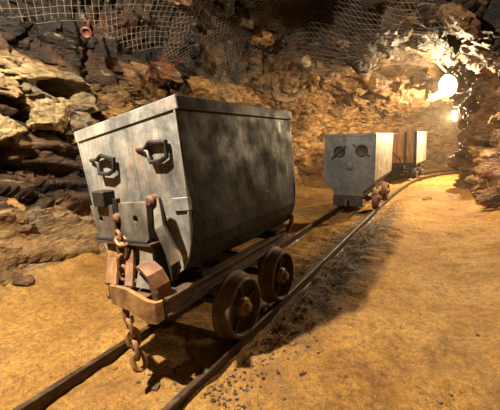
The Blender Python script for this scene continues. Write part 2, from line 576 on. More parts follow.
def facet(p, size, seed):
    """blocky rock: nearest jittered seed of a stretched grid, with a random step and tilt for each block"""
    q = (p @ BED.T) / np.array(size)
    b = np.floor(q).astype(np.int64)
    f1 = np.full(len(p), 1e9)
    f2 = np.full(len(p), 1e9)
    bi = np.zeros_like(b)
    bd = np.zeros_like(q)
    for dx in (-1, 0, 1):
        for dy in (-1, 0, 1):
            for dz in (-1, 0, 1):
                c = b + np.array([dx, dy, dz])
                j = np.stack([hash3(c, seed + 1), hash3(c, seed + 2), hash3(c, seed + 3)], -1)
                d = q - (c + j)
                r = (d * d).sum(-1)
                near = r < f1
                f2 = np.where(near, f1, np.minimum(f2, r))
                f1 = np.where(near, r, f1)
                bi = np.where(near[:, None], c, bi)
                bd = np.where(near[:, None], d, bd)
    rv = [hash3(bi, seed + 10 + k) for k in range(5)]
    tilt = (bd * (np.stack(rv[1:4], -1) - 0.5)).sum(-1)
    return rv[0], tilt, np.sqrt(f2) - np.sqrt(f1), rv[4]


def fnoise(P, scale, octv=4, off=0.0):
    return np.array([mnoise.fractal((float(a) * scale + off, float(b) * scale, float(c) * scale), 1.0, 2.0, octv) for a, b, c in P])


def rock_offset(P, amp=1.0):
    """how far the rock stands in from the smooth shell (m), and two random values for each block"""
    r1, t1, e1, c1 = facet(P, (0.95, 1.15, 0.42), 3)
    r2, t2, e2, c2 = facet(P + 0.05 * np.sin(P[:, [1, 2, 0]] * 7), (0.34, 0.42, 0.15), 40)
    r3, t3, e3, c3 = facet(P, (0.13, 0.16, 0.06), 80)
    big = fnoise(P, 0.55, 2, 3.1)
    d = 0.20 * big + 0.24 * (r1 - 0.5) + 0.34 * t1 + 0.12 * (r2 - 0.5) + 0.24 * t2 + 0.045 * (r3 - 0.5) + 0.10 * t3
    d = d - 0.07 * np.exp(-e1 / 0.07) - 0.028 * np.exp(-e2 / 0.08)
    return d * amp, c1, c2


def grid_mesh(name, P, mat, cell=None, flip=False):
    ns, ntt = P.shape[:2]
    me = bpy.data.meshes.new(name)
    idx = np.arange(ns * ntt).reshape(ns, ntt)
    q = np.stack([idx[:-1, :-1], idx[:-1, 1:], idx[1:, 1:], idx[1:, :-1]], -1).reshape(-1, 4)
    if flip: q = q[:, ::-1]
    me.vertices.add(ns * ntt)
    me.vertices.foreach_set('co', P.reshape(-1).astype(np.float32))
    me.loops.add(q.size)
    me.loops.foreach_set('vertex_index', q.reshape(-1).astype(np.int32))
    me.polygons.add(len(q))
    me.polygons.foreach_set('loop_start', np.arange(0, q.size, 4, dtype=np.int32))
    me.update(calc_edges=True)
    if cell is not None:
        a = me.attributes.new('cell', 'FLOAT_COLOR', 'POINT')
        a.data.foreach_set('color', cell.reshape(-1).astype(np.float32))
    me.materials.append(mat)
    o = bpy.data.objects.new(name, me)
    COL.objects.link(o)
    return o


S_ROWS = np.concatenate([np.arange(-3.2, 0.4, 0.12), np.arange(0.4, 7.0, 0.027), np.arange(7.0, S_END, 0.05)])
T_COLS = np.concatenate([np.linspace(0, 0.2, 62)[:-1], np.linspace(0.2, 0.8, 190)[:-1], np.linspace(0.8, 1.0, 50)])
SS, TT = np.meshgrid(S_ROWS, T_COLS, indexing='ij')
BASE = shell(SS, TT)
dS = shell(SS + 0.04, TT) - shell(SS - 0.04, TT)
dT = shell(SS, np.clip(TT + 0.004, 0, 1)) - shell(SS, np.clip(TT - 0.004, 0, 1))
NRM = np.cross(dS, dT)
NRM /= np.linalg.norm(NRM, axis=-1, keepdims=True) + 1e-9     # points into the tunnel or out of it
mid = shell(np.array([2.0]), np.array([0.5]))[0]
i0 = np.argmin(abs(S_ROWS - 2.0))
j0 = np.argmin(abs(T_COLS - 0.5))
if NRM[i0, j0, 2] > 0: NRM = -NRM                              # make it point inward
off, ca, cb = rock_offset(BASE.reshape(-1, 3))
OFF = off.reshape(SS.shape)
# overhanging ledges of the bedded rock on the near left wall, and a few hollows in it
bx_, by_, bz_ = BASE[..., 0], BASE[..., 1], BASE[..., 2]
ledn = fnoise(BASE.reshape(-1, 3), 1.7, 3, 21.0).reshape(SS.shape)
ph = (bz_ + .16 * by_ + .12 * ledn) / .25
saw = 1 - (ph - np.floor(ph))
amp = .10 + .14 * (np.sin(np.floor(ph) * 7.3) * .5 + .5)
win = (TT < .30) * smooth(.45, .75, bz_) * smooth(2.3, 1.7, bz_) * smooth(.2, .8, by_) * smooth(3.4, 2.4, by_)
OFF = OFF + win * (amp * saw - .09)
OFF = OFF * (1 - .6 * (TT < .2) * smooth(.62, .30, bz_) * smooth(4.5, 3.0, by_))     # worn, dust-covered foot of the left wall
for cy_, cz_, ry_, rz_, dp in [(2.15, 1.78, .24, .11, .42), (1.75, .97, .55, .075, .30), (2.0, .72, .40, .06, .22), (1.3, 1.22, .35, .06, .25), (2.9, 1.25, .2, .1, .22), (1.2, 1.66, .2, .09, .25)]:
    g_ = ((by_ - cy_) / ry_) ** 2 + ((bz_ - cz_ + .15 * (by_ - cy_)) / rz_) ** 2
    OFF = OFF - (TT < .33) * dp * np.exp(-g_ ** 2)
# the roof is held back a little where the foreground lamp hangs; the right wall keeps clear of the camera
ROCKP = BASE + NRM * OFF[..., None]
CELL = np.stack([ca, cb, np.zeros_like(ca), np.ones_like(ca)], -1).reshape(*SS.shape, 4)
TL, TR = 0.29, 0.70
jl = int(np.argmin(abs(T_COLS - TL)))
jr = int(np.argmin(abs(T_COLS - TR)))
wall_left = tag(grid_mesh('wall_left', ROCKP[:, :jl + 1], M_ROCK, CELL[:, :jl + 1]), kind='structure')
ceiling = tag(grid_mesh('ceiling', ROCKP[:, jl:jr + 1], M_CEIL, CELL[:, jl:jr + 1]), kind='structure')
wall_right = tag(grid_mesh('wall_right', ROCKP[:, jr:], M_ROCKR, CELL[:, jr:]), kind='structure')
wall_left['label'] = 'rough layered ochre rock wall on the left of the mine tunnel'
wall_right['label'] = 'brown rock wall on the right of the tunnel below the lamps'
ceiling['label'] = 'dark jagged rock roof of the mine tunnel'
# far end of the bend
e = ROCKP[-1]
ce = e.mean(axis=0)
cap = MB()
cap.add([tuple(p) for p in e] + [tuple(ce)], [(i, i + 1, len(e)) for i in range(len(e) - 1)])
wb = tag(cap.build('wall_back', M_ROCK), 'rock face closing the far bend of the tunnel', kind='structure')


def rock_at(s, t, inset=0.0):
    """a point on the finished rock face"""
    i = int(np.argmin(abs(S_ROWS - s)))
    j = int(np.argmin(abs(T_COLS - t)))
    return Vector(ROCKP[i, j] + NRM[i, j] * inset), Vector(NRM[i, j])


# ------------------------------------------------------------------ track and floor
TRACK = catmull([(0, -2.6), (0, 0), (0, 3), (0, 6.2), (.03, 7.4), (.13, 8.7), (.35, 9.9), (.93, 11.0), (2.0, 12.15), (3.6, 13.1), (5.0, 13.6)], 0.12)


def ground_z(x, y, n, n2):
    """sandy floor height"""
    x = np.asarray(x)
    px, py = x, np.asarray(y)
    z = -0.078 + 0.035 * n + 0.018 * n2
    z = z + 0.13 * smooth(-1.45, -2.3, px) * (py < 9.5) + 0.16 * smooth(1.35, 2.2, px) * (py < 9)
    z = z + 0.02 * smooth(0.42, 0.62, px) * smooth(1.2, 0.8, px)
    dr = np.minimum(abs(px - 0.302), abs(px + 0.302))
    near = smooth(0.14, 0.03, dr) * (py < 7)
    z = z * (1 - near) + near * np.minimum(z, -0.050)
    return z


LV = np.concatenate([np.arange(-2.6, -1.0, 0.04), np.arange(-1.0, 1.9, 0.024), np.arange(1.9, 2.7, 0.05)])
SF = np.concatenate([np.arange(-3.2, 0.5, 0.1), np.arange(0.5, 5.5, 0.024), np.arange(5.5, S_END, 0.06)])
FS, FL = np.meshgrid(SF, LV, indexing='ij')
fx, fy, frx, fry = path(FS)
GX = fx + frx * (FL + 0.22)
GY = fy + fry * (FL + 0.22)
flat = np.stack([GX.ravel(), GY.ravel(), np.zeros(GX.size)], -1)
gn = fnoise(flat, 1.3, 3).reshape(GX.shape)
gn2 = fnoise(flat, 7.5, 4, 9.0).reshape(GX.shape)
lum = fnoise(flat, 3.2, 3, 5.0).reshape(GX.shape)
GZ = ground_z(FL, GY, gn + 0.35 * lum, gn2)
GZ = GZ + 0.07 * np.clip(lum, 0, 1) * smooth(-1.5, -2.2, FL)
floor = tag(grid_mesh('floor', np.stack([GX, GY, GZ], -1), M_SAND, flip=True), 'orange sandy mine floor with dark gravel beside the rails', kind='structure')
floor.data.polygons.foreach_set('use_smooth', [True] * len(floor.data.polygons))


def floor_z(x, y):
    d = (GX - x) ** 2 + (GY - y) ** 2
    return float(GZ.ravel()[int(np.argmin(d))])


def rail_mesh(side):
    prof = [(-.022, -.110), (.022, -.110), (.022, -.100), (.008, -.085), (.008, -.030), (.017, -.022), (.017, -.004), (.013, 0), (-.013, 0), (-.017, -.004), (-.017, -.022), (-.008, -.030), (-.008, -.085), (-.022, -.100)]
    mb = MB()
    n = len(prof)
    vs_, fs = [], []
    K = len(TRACK)
    for i in range(K):
        a = TRACK[max(i - 1, 0)]
        b = TRACK[min(i + 1, K - 1)]
        d = (b - a) / np.linalg.norm(b - a)
        r = np.array([d[1], -d[0]])
        for u, z in prof:
            q = TRACK[i] + r * (side * 0.302 + u)
            vs_.append((q[0], q[1], z))
    for i in range(K - 1):
        for k in range(n):
            k2 = (k + 1) % n
            fs.append((i * n + k, i * n + k2, i * n + n + k2, i * n + n + k))
    fs += [tuple(range(n)), tuple((K - 1) * n + k for k in range(n - 1, -1, -1))]
    mb.add(vs_, fs)
    return mb


tag(rail_mesh(-1).build('rail', M_RAIL), 'left rail of the narrow track, running under the carts from lower left', 'rail', 'rails of the narrow track')
tag(rail_mesh(1).build('rail', M_RAIL), 'right rail of the narrow track, in full view right of the carts', 'rail', 'rails of the narrow track')
tie = MB().strap([(-.30, 1.44, -.060), (0, 1.455, -.058), (.30, 1.47, -.060)], .045, .012, (0, 1, 0.1))
tag(tie.build('tie_bar', M_RUST), 'thin rusty tie bar crossing between the rails under the front cart', 'bar')


# ------------------------------------------------------------------ wheels and shared cart pieces
def wheel(parent, x_in, x_out, y, z, r, sgn, dark=None):
    """wheel with an inner flange, recessed face, rim ring; hub and bolts are sub-parts"""
    w = abs(x_out - x_in)
    fl = r + 0.024
    prof = [(0, r * .55), (0, fl - .004), (.004, fl), (.016, fl), (.024, r + .004), (w - .004, r - .004), (w, r - .010), (w, r - .020), (w - .030, r - .026)]
    o = MB().lathe(prof, (x_in, y, z), (sgn, 0, 0), 40, cap=False).build('wheel', M_RUST if dark is None else dark, parent, smooth=True)
    MB().lathe([(.002, r - .03), (w - .032, r - .022), (w - .040, r - .05), (w - .040, .05)], (x_in, y, z), (sgn, 0, 0), 40).build('wheel_disc', M_DARK, o, smooth=True)
    hub = [(w - .045, .062), (w - .012, .056), (w + .002, .048), (w + .004, .030), (w + .024, .027), (w + .028, .020)]
    MB().lathe(hub, (x_in, y, z), (sgn, 0, 0), 24).build('hub', M_RUST, o, smooth=True)
    for k in range(5):
        a = 2 * math.pi * k / 5 + .3
        MB().strap([(x_in + sgn * (w - .034), y + math.cos(a) * .05, z + math.sin(a) * .05), (x_in + sgn * (w - .032), y + math.cos(a) * (r - .034), z + math.sin(a) * (r - .034))], .026, .016,
                   (0, -math.sin(a), math.cos(a))).build('spoke', M_DARK, o)
    return o


# ------------------------------------------------------------------ front cart
def cross_section(W_, H_, C_, tp, pts):
    """right half of the tub outline from the rim down, mirrored"""
    r = [(W_, H_), (W_ - tp, C_)] + pts
    return r


cart1 = empty('mine_cart', (0, 1.77, 0))
tag(cart1, 'large grey steel mine cart in front, tub tilted left on rusty wheels', 'mine cart', 'mine carts on the track')
T1 = Matrix.Translation((-.0392, 1.1702, .0025)) @ Matrix.Rotation(-.0158, 4, 'Z') @ Matrix.Rotation(-.1284, 4, 'Y') @ Matrix.Rotation(-.0106, 4, 'X')
HW, TL1, TH = .4187, 1.1922, 1.2908


def half_outline(h):
    return [(h, TH), (.404, 1.0), (.390, .80), (.378, .69), (.362, .60), (.330, .53), (.285, .470), (.215, .432), (.11, .415)]


right = half_outline(HW)
outline = right + [(-x, z) for x, z in reversed(right)]       # open at the top
tub = MB(T1)
n = len(outline)
YS = np.linspace(0, TL1, 13)


def dent(x, y, z):
    d = .010 * mnoise.fractal((x * 3, y * 3, z * 3), 1.0, 2.0, 2)
    return d


vs_, fs = [], []
th = .010
for y in YS:
    for x, z in outline:
        s_ = 1 if x > 0 else -1
        vs_.append((x + dent(x, y, z) * s_ * (0 if z > 1.2 else 1), y, z + (dent(y, x, z) if z < .5 else 0)))
for y in YS:                                                   # inner skin
    for x, z in outline:
        vs_.append((x * (1 - th / .4), min(max(y, th), TL1 - th), z + (th if z < .6 else 0)))
m_ = n * len(YS)
for i in range(len(YS) - 1):
    for k in range(n - 1):
        fs.append((i * n + k, i * n + k + 1, i * n + n + k + 1, i * n + n + k))
        fs.append((m_ + i * n + k + 1, m_ + i * n + k, m_ + i * n + n + k, m_ + i * n + n + k + 1))
    for k in (0, n - 1):
        fs.append((i * n + k, i * n + n + k, m_ + i * n + n + k, m_ + i * n + k))
fs.append(tuple(range(n)))
fs.append(tuple((len(YS) - 1) * n + k for k in range(n - 1, -1, -1)))
fs.append(tuple(m_ + k for k in range(n - 1, -1, -1)))
fs.append(tuple(m_ + (len(YS) - 1) * n + k for k in range(n)))
fs += [(0, n - 1, m_ + n - 1, m_), ((len(YS) - 1) * n, m_ + (len(YS) - 1) * n, m_ + (len(YS) - 1) * n + n - 1, (len(YS) - 1) * n + n - 1)]
tub.add(vs_, fs)
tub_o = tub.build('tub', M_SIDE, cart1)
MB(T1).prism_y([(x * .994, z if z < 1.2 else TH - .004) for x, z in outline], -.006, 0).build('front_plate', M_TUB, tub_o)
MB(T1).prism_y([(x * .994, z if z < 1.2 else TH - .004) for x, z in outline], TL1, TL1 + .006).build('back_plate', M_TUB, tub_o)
# rim band round the top, four bars
rim = MB(T1)
rz0, rz1 = TH - .058, TH + .006
rim.box((-HW - .012, -.014, rz0), (HW + .012, .002, rz1))
rim.build('rim_band', M_TUB, tub_o, bevel=.003)
MB(T1).box((-HW - .012, TL1 - .002, rz0), (HW + .012, TL1 + .014, rz1)).build('rim_band', M_TUB, tub_o, bevel=.003)
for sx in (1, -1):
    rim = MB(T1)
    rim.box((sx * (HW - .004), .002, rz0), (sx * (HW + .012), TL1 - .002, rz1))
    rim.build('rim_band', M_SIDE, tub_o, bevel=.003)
# raised edge straps down the corners of the front and the middle seam
for sx in (1, -1):
    e_ = MB(T1)
    e_.strap([(sx * (x - .006), -.004, z) for x, z in half_outline(HW)[:8]], .018, .010, (0, 1, 0))
    e_.build('corner_strap', M_TUB, tub_o)
MB(T1).strap([(.055, -.004, TH - .16), (.052, -.004, .74)], .012, .008, (1, 0, 0)).build('weld_seam', M_TUB, tub_o)
MB(T1).strap([(.12, -.003, TH - .30), (.118, -.003, .76)], .008, .005, (1, 0, 0)).build('weld_seam', M_TUB, tub_o)
MB().prism_y([(.142, .862), (.246, .872), (.252, .806), (.150, .796)], 1.158, 1.185).build('patch_plate', M_TUB, tub_o, bevel=.003)
# the two drop handles
for pts in ([(-.497, 1.062), (-.43, 1.060), (-.366, 1.088), (-.255, 1.066), (-.262, 1.005), (-.31, .985), (-.392, .988), (-.404, 1.040), (-.43, 1.058)],
            [(-.088, 1.105), (-.02, 1.102), (.030, 1.138), (.147, 1.136), (.146, 1.066), (.10, 1.045), (.032, 1.042), (.010, 1.092), (-.02, 1.102)]):
    y_ = [1.180, 1.166, 1.156, 1.154, 1.152, 1.152, 1.154, 1.160, 1.166]
    MB().tube([(x, y, z) for (x, z), y in zip(pts, y_)], .0125, 8).build('handle', M_DARK, tub_o, smooth=True)
# underframe
for x in (.185, -.225):
    b = MB()
    b.box((x - .03, 1.0, .325), (x + .03, 2.36, .337))
    b.box((x - .006, 1.0, .337), (x + .006, 2.36, .405))
    b.box((x - .03, 1.0, .405), (x + .03, 2.36, .417))
    b.build('frame_beam', M_GRIMY, cart1)
for y in (1.06, 1.72, 2.31):
    MB().box((-.195, y - .03, .33), (.155, y + .03, .40)).build('cross_member', M_GRIMY, cart1, bevel=.004)
MB().box((-.20, 1.0, .395), (.16, 1.32, .404)).build('shadow_plate', M_GRIMY, cart1)  # unseen plate added to keep light out of the front cart's shadow
for y in (1.30, 2.15):                                         # cradles the tilted tub rests in
    MB().prism_y([(-.24, .412), (.20, .412), (.20, .448), (.10, .44), (0, .425), (-.12, .413), (-.24, .412)][:6], y - .03, y + .03).build('cradle', M_DARK, cart1)
for y in (1.47, 1.97):
    MB().tube([(-.25, y, .178), (.25, y, .178)], .026, 12).build('axle', M_DARK, cart1, smooth=True)
    for x in (.185, -.225):
        MB().box((x - .035, y - .055, .14), (x + .035, y + .055, .325)).build('axle_box', M_GRIMY, cart1, bevel=.006)
    wheel(cart1, .236, .334, y, .178, .178, 1, M_GRIMY)
    wheel(cart1, -.236, -.334, y, .178, .178, -1, M_GRIMY)
MB().tube([(.21, 2.30, .40), (.225, 2.36, .47), (.225, 2.37, .53)], .018, 8).build('tub_catch', M_RUST, cart1, smooth=True)
# coupling gear on the front end
pl = MB().plate_hole([(-.408, .815), (-.212, .826), (-.203, .645), (-.358, .633)], (-.322, .745), .017, 1.075, 1.105)
pl.build('coupling_plate', M_PLATE, cart1)
pr = MB().plate_hole([(-.146, .842), (.064, .853), (.056, .667), (-.152, .652)], (-.026, .768), .019, 1.065, 1.10)
pr.build('coupling_plate', M_PLATE, cart1)
MB().box((-.340, 1.05, .818), (-.245, 1.13, .902)).build('stop_block', M_DARK, cart1, bevel=.006)
MB().tube([(-.185, 1.085, .70), (-.183, 1.085, .862)], .020, 10).build('pin', M_DARK, cart1, smooth=True)
MB().tube([(-.36, 1.062, .638), (-.15, 1.052, .646), (.062, 1.058, .658)], .011, 8).build('cross_rod', M_DARK, cart1, smooth=True)
MB().lathe([(0, .026), (.022, .024), (.03, .012)], (-.165, 1.075, .765), (0, -1, 0), 12).build('bolt', M_RUST, cart1, smooth=True)
MB().prism_y([(-.30, .42), (.13, .44), (.13, .62), (-.34, .60)], 1.12, 1.170).build('shade_panel', M_DARK, cart1)  # dark sheet added for the black shade behind the buffer legs
MB().box((-.395, 1.10, .60), (.06, 1.172, .70)).build('headstock', M_GRIMY, cart1, bevel=.006)
MB().prism_y([(-.40, .800), (.062, .836), (.062, .848), (-.40, .812)], 1.085, 1.182).build('shadow_shelf', M_PLATE, cart1)  # shelf added to throw shade on the tub front below it
MB().prism_y([(-.36, .618), (.085, .640), (.085, .652), (-.36, .630)], 1.045, 1.180).build('shadow_shelf', M_GRIMY, cart1)  # second added shelf, shades the space behind the legs
MB().strap([(-.265, 1.095, .64), (-.235, 1.06, .54), (-.175, .985, .43)], [.085, .07, .08], .016, (1, .1, 0)).build('buffer_leg', M_DUSTY, cart1)
MB().strap([(-.12, 1.09, .655), (-.06, 1.03, .54), (.01, .955, .46)], [.06, .05, .05], .018, (1, .1, 0)).build('buffer_leg', M_RUST, cart1)
MB().strap([(.01, 1.085, .66), (.045, 1.05, .56), (.075, .985, .45)], [.08, .085, .09], .016, (1, .1, 0)).build('buffer_leg', M_PLATE, cart1)
MB().strap([(.105, 1.10, .865), (.150, 1.06, .74), (.225, 1.07, .575)], [.035, .05, .062], .022, (.8, .3, .5)).build('release_lever', M_PLATE, cart1)
MB().lathe([(0, .03), (.04, .03), (.05, .018)], (.085, 1.11, .860), (0, -1, 0), 12).build('lever_pivot', M_RUST, cart1, smooth=True)
MB().strap([(.03, 1.03, .545), (.09, 1.01, .555), (.14, 1.005, .53), (.170, 1.01, .475), (.182, 1.02, .38)], [.07, .08, .085, .085, .08], .02, (.25, 1, .2)).build('curved_bracket', M_RUST, cart1)
MB().strap([(.085, 1.0, .535), (.125, .985, .50), (.150, .985, .44), (.158, .99, .36)], [.05, .06, .065, .06], .014, (.9, -.35, .3)).build('curved_bracket', M_PLATE, cart1)
bx = [(-.168, .985, .388), (-.13, .955, .398), (-.08, .93, .412), (-.02, .92, .420), (.04, .925, .412), (.09, .935, .388), (.14, .945, .365), (.182, .955, .362), (.205, .975, .375)]
buf = MB().strap(bx, [.085, .09, .095, .10, .105, .108, .11, .105, .09], .022, (0, 0, 1)).build('buffer', M_DUSTY, cart1)
MB().box((-.06, .94, .40), (.12, 1.07, .43)).build('draw_plate', M_RUST, buf, bevel=.004)


def link(parent, c, d, side, L=.085, w=.052, r=.011, name='chain_link', mat=None):
    """oval ring; d its long axis, side its wide axis"""
    c, d, side = Vector(c), Vector(d).normalized(), Vector(side)
    side = (side - d * side.dot(d)).normalized()
    pts = []
    a = (L - w) / 2
    for k in range(20):
        g = 2 * math.pi * k / 20
        u = math.cos(g) * w / 2
        v = math.sin(g) * w / 2 + (a if math.sin(g) >= 0 else -a)
        pts.append(c + d * v + side * u)
    return MB().tube(pts, r, 8, closed=True).build(name, mat or M_DUSTY, parent, smooth=True)


hook = MB().tube([(-.012, .945, .40), (-.014, .935, .34), (-.012, .93, .30), (.008, .925, .280), (.026, .93, .295), (.024, .935, .32)], [.018, .018, .016, .015, .012, .008], 10).build('drawhook', M_RUST, cart1, smooth=True)
link(hook, (.006, .930, .258), (.15, .05, -1), (1, -.4, 0), .085, .052, .011)
link(hook, (.020, .930, .205), (.2, 0, -1), (.4, 1, 0), .085, .052, .0115)
link(hook, (.036, .925, .150), (.18, -.05, -1), (1, -.5, 0), .090, .058, .0125)
link(hook, (.056, .920, .098), (.35, -.05, -1), (.3, 1, 0), .085, .056, .0125)
# tangle of links hanging from the cross rod
link(cart1, (-.150, 1.045, .665), (.1, 0, -1), (1, -.3, 0), .07, .05, .010, 'shackle_link', M_RUST)
link(cart1, (-.115, 1.035, .650), (.9, -.2, -.5), (.3, 1, 0), .07, .048, .010, 'shackle_link', M_RUST)
link(cart1, (-.105, 1.025, .605), (.1, 0, -1), (1, .2, 0), .075, .048, .010, 'shackle_link', M_RUST)
link(cart1, (-.100, 1.015, .550), (.05, 0, -1), (.2, 1, 0), .075, .046, .010, 'shackle_link', M_RUST)
link(cart1, (-.092, 1.005, .495), (.1, 0, -1), (1, .2, 0), .075, .046, .010, 'shackle_link', M_RUST)


# ------------------------------------------------------------------ second cart
cart2 = empty('mine_cart', (-.03, 5.82, 0))
tag(cart2, 'middle mine cart with blue-grey steel front and two round lugs', 'mine cart', 'mine carts on the track')
T2 = Matrix.Translation((-.045, 4.96, 0)) @ Matrix.Rotation(.016, 4, 'Z') @ Matrix.Rotation(.03, 4, 'Y')
W2, L2, H2 = .3645, 1.72, 1.17
r2 = [(W2, H2), (W2, .47), (W2 - .02, .43), (W2 - .13, .335), (W2 - .15, .30), (W2 - .15, .25)]
o2 = r2 + [(-x, z) for x, z in reversed(r2)]


def open_tub(T, o, L, t, inner_floor):
    mb = MB(T)
    n = len(o)
    v = []
    for y in (0, L): v += [(x, y, z) for x, z in o]
    f = [(k, k + 1, n + k + 1, n + k) for k in range(n - 1)] + [tuple(range(n)), tuple(range(2 * n - 1, n - 1, -1))]
    mb.add(v, f)
    # inner skin and the lip
    inn = [(max(min(x, o[0][0] - t), -o[0][0] + t), max(z, inner_floor)) for x, z in (o[0], (o[0][0], inner_floor), (-o[0][0], inner_floor), o[-1])]
    v2 = [(x, t, z) for x, z in inn] + [(x, L - t, z) for x, z in inn]
    b = len(mb.v)
    mb.add(v2, [(0, 4, 5, 1), (1, 5, 6, 2), (2, 6, 7, 3), (0, 1, 2, 3), (7, 6, 5, 4)])
    lip = [(0, n - 1, b + 3, b), (n, b + 4, b + 7, 2 * n - 1), (0, b, b + 4, n), (n - 1, 2 * n - 1, b + 7, b + 3)]
    mb.f += [list(q) for q in lip]
    return mb


tub2 = open_tub(T2, o2, L2, .012, .45).build('tub', M_TUB2, cart2)
# pale streaked side sheets, one on each side, standing proud of the tub
for sx in (1, -1):
    ribs = 9
    for k in range(ribs):
        y0 = .02 + k * (L2 - .04) / ribs
        y1 = y0 + (L2 - .04) / ribs - .006
        MB(T2).box((sx * (W2 + .001), y0, .485), (sx * (W2 + .012), y1, H2 - .012)).build('side_sheet', M_PALE, tub2, bevel=.002)
MB(T2).box((-W2 - .004, -.010, H2 - .035), (W2 + .004, 0, H2 + .004)).build('rim_band', M_TUB2, tub2, bevel=.002)
for sx, a0 in ((-1, (.72)), (1, (-.62))):
    cx, cz = (-.135, .915) if sx < 0 else (.185, .925)
    lug = MB(T2).lathe([(-.002, .088), (.010, .088), (.014, .078), (.006, .066), (.004, .02)], (cx, 0, cz), (0, -1, 0), 28).build('lug_ring', M_DARK, tub2, smooth=True)
    dx, dz = math.cos(a0), math.sin(a0)
    MB(T2).strap([(cx - dx * .155, -.022, cz - dz * .155), (cx + dx * .12, -.022, cz + dz * .12)], .028, .022, (0, 1, 0)).build('lug_bar', M_DARK, lug)
MB(T2).rock((.02, -.002, .70), (.07, .014, .07), 5, cuts=5, sub=2).build('dented_patch', M_TUB2, tub2, smooth=True)
MB(T2).strap([(-.14, -.004, .50), (.0, -.004, .465), (.2, -.004, .48)], .02, .008, (0, 0, 1)).build('weld_seam', M_TUB2, tub2)
MB(T2).box((-.215, -.03, .10), (.215, .05, .262)).build('headstock', M_DARK, cart2, bevel=.01)
for x in (.16, -.16):
    MB(T2).box((x - .03, .05, .20), (x + .03, L2 - .05, .25)).build('frame_beam', M_DARK, cart2)
for y in (5.42, 6.20):
    MB().tube([(-.26, y, .15), (.26, y, .15)], .022, 10).build('axle', M_DARK, cart2, smooth=True)
    wheel(cart2, .250, .340, y, .150, .150, 1)
    wheel(cart2, -.250, -.340, y, .150, .150, -1)
    for x in (.16, -.16):
        MB().box((x - .03, y - .05, .11), (x + .03, y + .05, .21)).build('axle_box', M_RUST, cart2, bevel=.005)
MB().tube([(-.03, 4.93, .2), (-.03, 4.86, .19), (-.03, 4.82, .16), (-.03, 4.84, .13)], .016, 8).build('drawhook', M_RUST, cart2, smooth=True)

# ------------------------------------------------------------------ third cart, wooden
c3 = Vector((.145, 9.1, 0))
yaw3 = -.095
cart3 = empty('mine_cart', (c3.x + .064, c3.y + .68, 0), yaw3)
tag(cart3, 'farthest mine cart, brown plank body with dark iron straps', 'mine cart', 'mine carts on the track')
T3 = Matrix.Translation(c3) @ Matrix.Rotation(yaw3, 4, 'Z')
W3, L3, Z30, Z31 = .37, 1.35, .40, 1.18
body3 = MB(T3).box((-W3 + .02, .02, Z30), (W3 - .02, L3 - .02, Z30 + .05)).build('bed', M_WOOD, cart3)
NP = 5
pw = 2 * W3 / NP
for k in range(NP):
    for y0 in (0, L3 - .025):
        MB(T3).box((-W3 + k * pw + .003, y0, Z30 + .003 * (k % 2)), (-W3 + (k + 1) * pw - .003, y0 + .025, Z31 - .008 * ((k * 3) % 4))).build('plank', M_WOOD, body3, bevel=.003)
NS = 7
pl_ = (L3 - .06) / NS
for sx in (1, -1):
    for k in range(NS):
        MB(T3).box((sx * (W3 - .024), .03 + k * pl_ + .003, Z30), (sx * W3, .03 + (k + 1) * pl_ - .003, Z31 - .006 * ((k * 2) % 3))).build('plank', M_PALE, body3, bevel=.003)
for x in (-W3 + .02, .12, W3 - .03):
    MB(T3).box((x - .028, -.016, Z30 - .03), (x + .028, .0, Z31 + .004)).build('iron_strap', M_DARK, cart3, bevel=.003)
MB(T3).strap([(-.30, -.022, .82), (.0, -.022, .52), (.03, -.022, .44)], .035, .012, (0, 1, 0)).build('brace', M_DARK, cart3)
MB(T3).box((-W3 - .006, -.02, Z30 - .03), (W3 + .006, .03, Z30 + .03)).build('iron_strap', M_DARK, cart3)
MB(T3).box((W3 - .002, -.01, Z30 - .02), (W3 + .012, .05, Z31 + .006)).build('iron_strap', M_PALE, cart3)
for x in (.17, -.17):
    MB(T3).box((x - .035, .0, .28), (x + .035, L3, .37)).build('frame_beam', M_DARK, cart3)
WC3 = []
for y in (.32, 1.02):
    MB(T3).tube([(-.27, y, .15), (.27, y, .15)], .022, 10).build('axle', M_DARK, cart3, smooth=True)
    for sg in (1, -1):
        c = T3 @ Vector((sg * .25, y, .15))
        w_ = .09
        r_ = .148
        prof = [(0, .08), (0, r_ + .02), (.016, r_ + .02), (.024, r_), (w_, r_ - .008), (w_, r_ - .03), (w_ - .035, r_ - .04), (w_ - .035, .03)]
        ax = T3.to_3x3() @ Vector((sg, 0, 0))
        wo = MB().lathe(prof, c, ax, 32).build('wheel', M_DARK, cart3, smooth=True)
        MB().lathe([(w_ - .05, .05), (w_, .045), (w_ + .02, .025)], c, ax, 16).build('hub', M_RUST, wo, smooth=True)
    for x in (.17, -.17):
        MB(T3).box((x - .03, y - .05, .11), (x + .03, y + .05, .29)).build('axle_box', M_DARK, cart3)


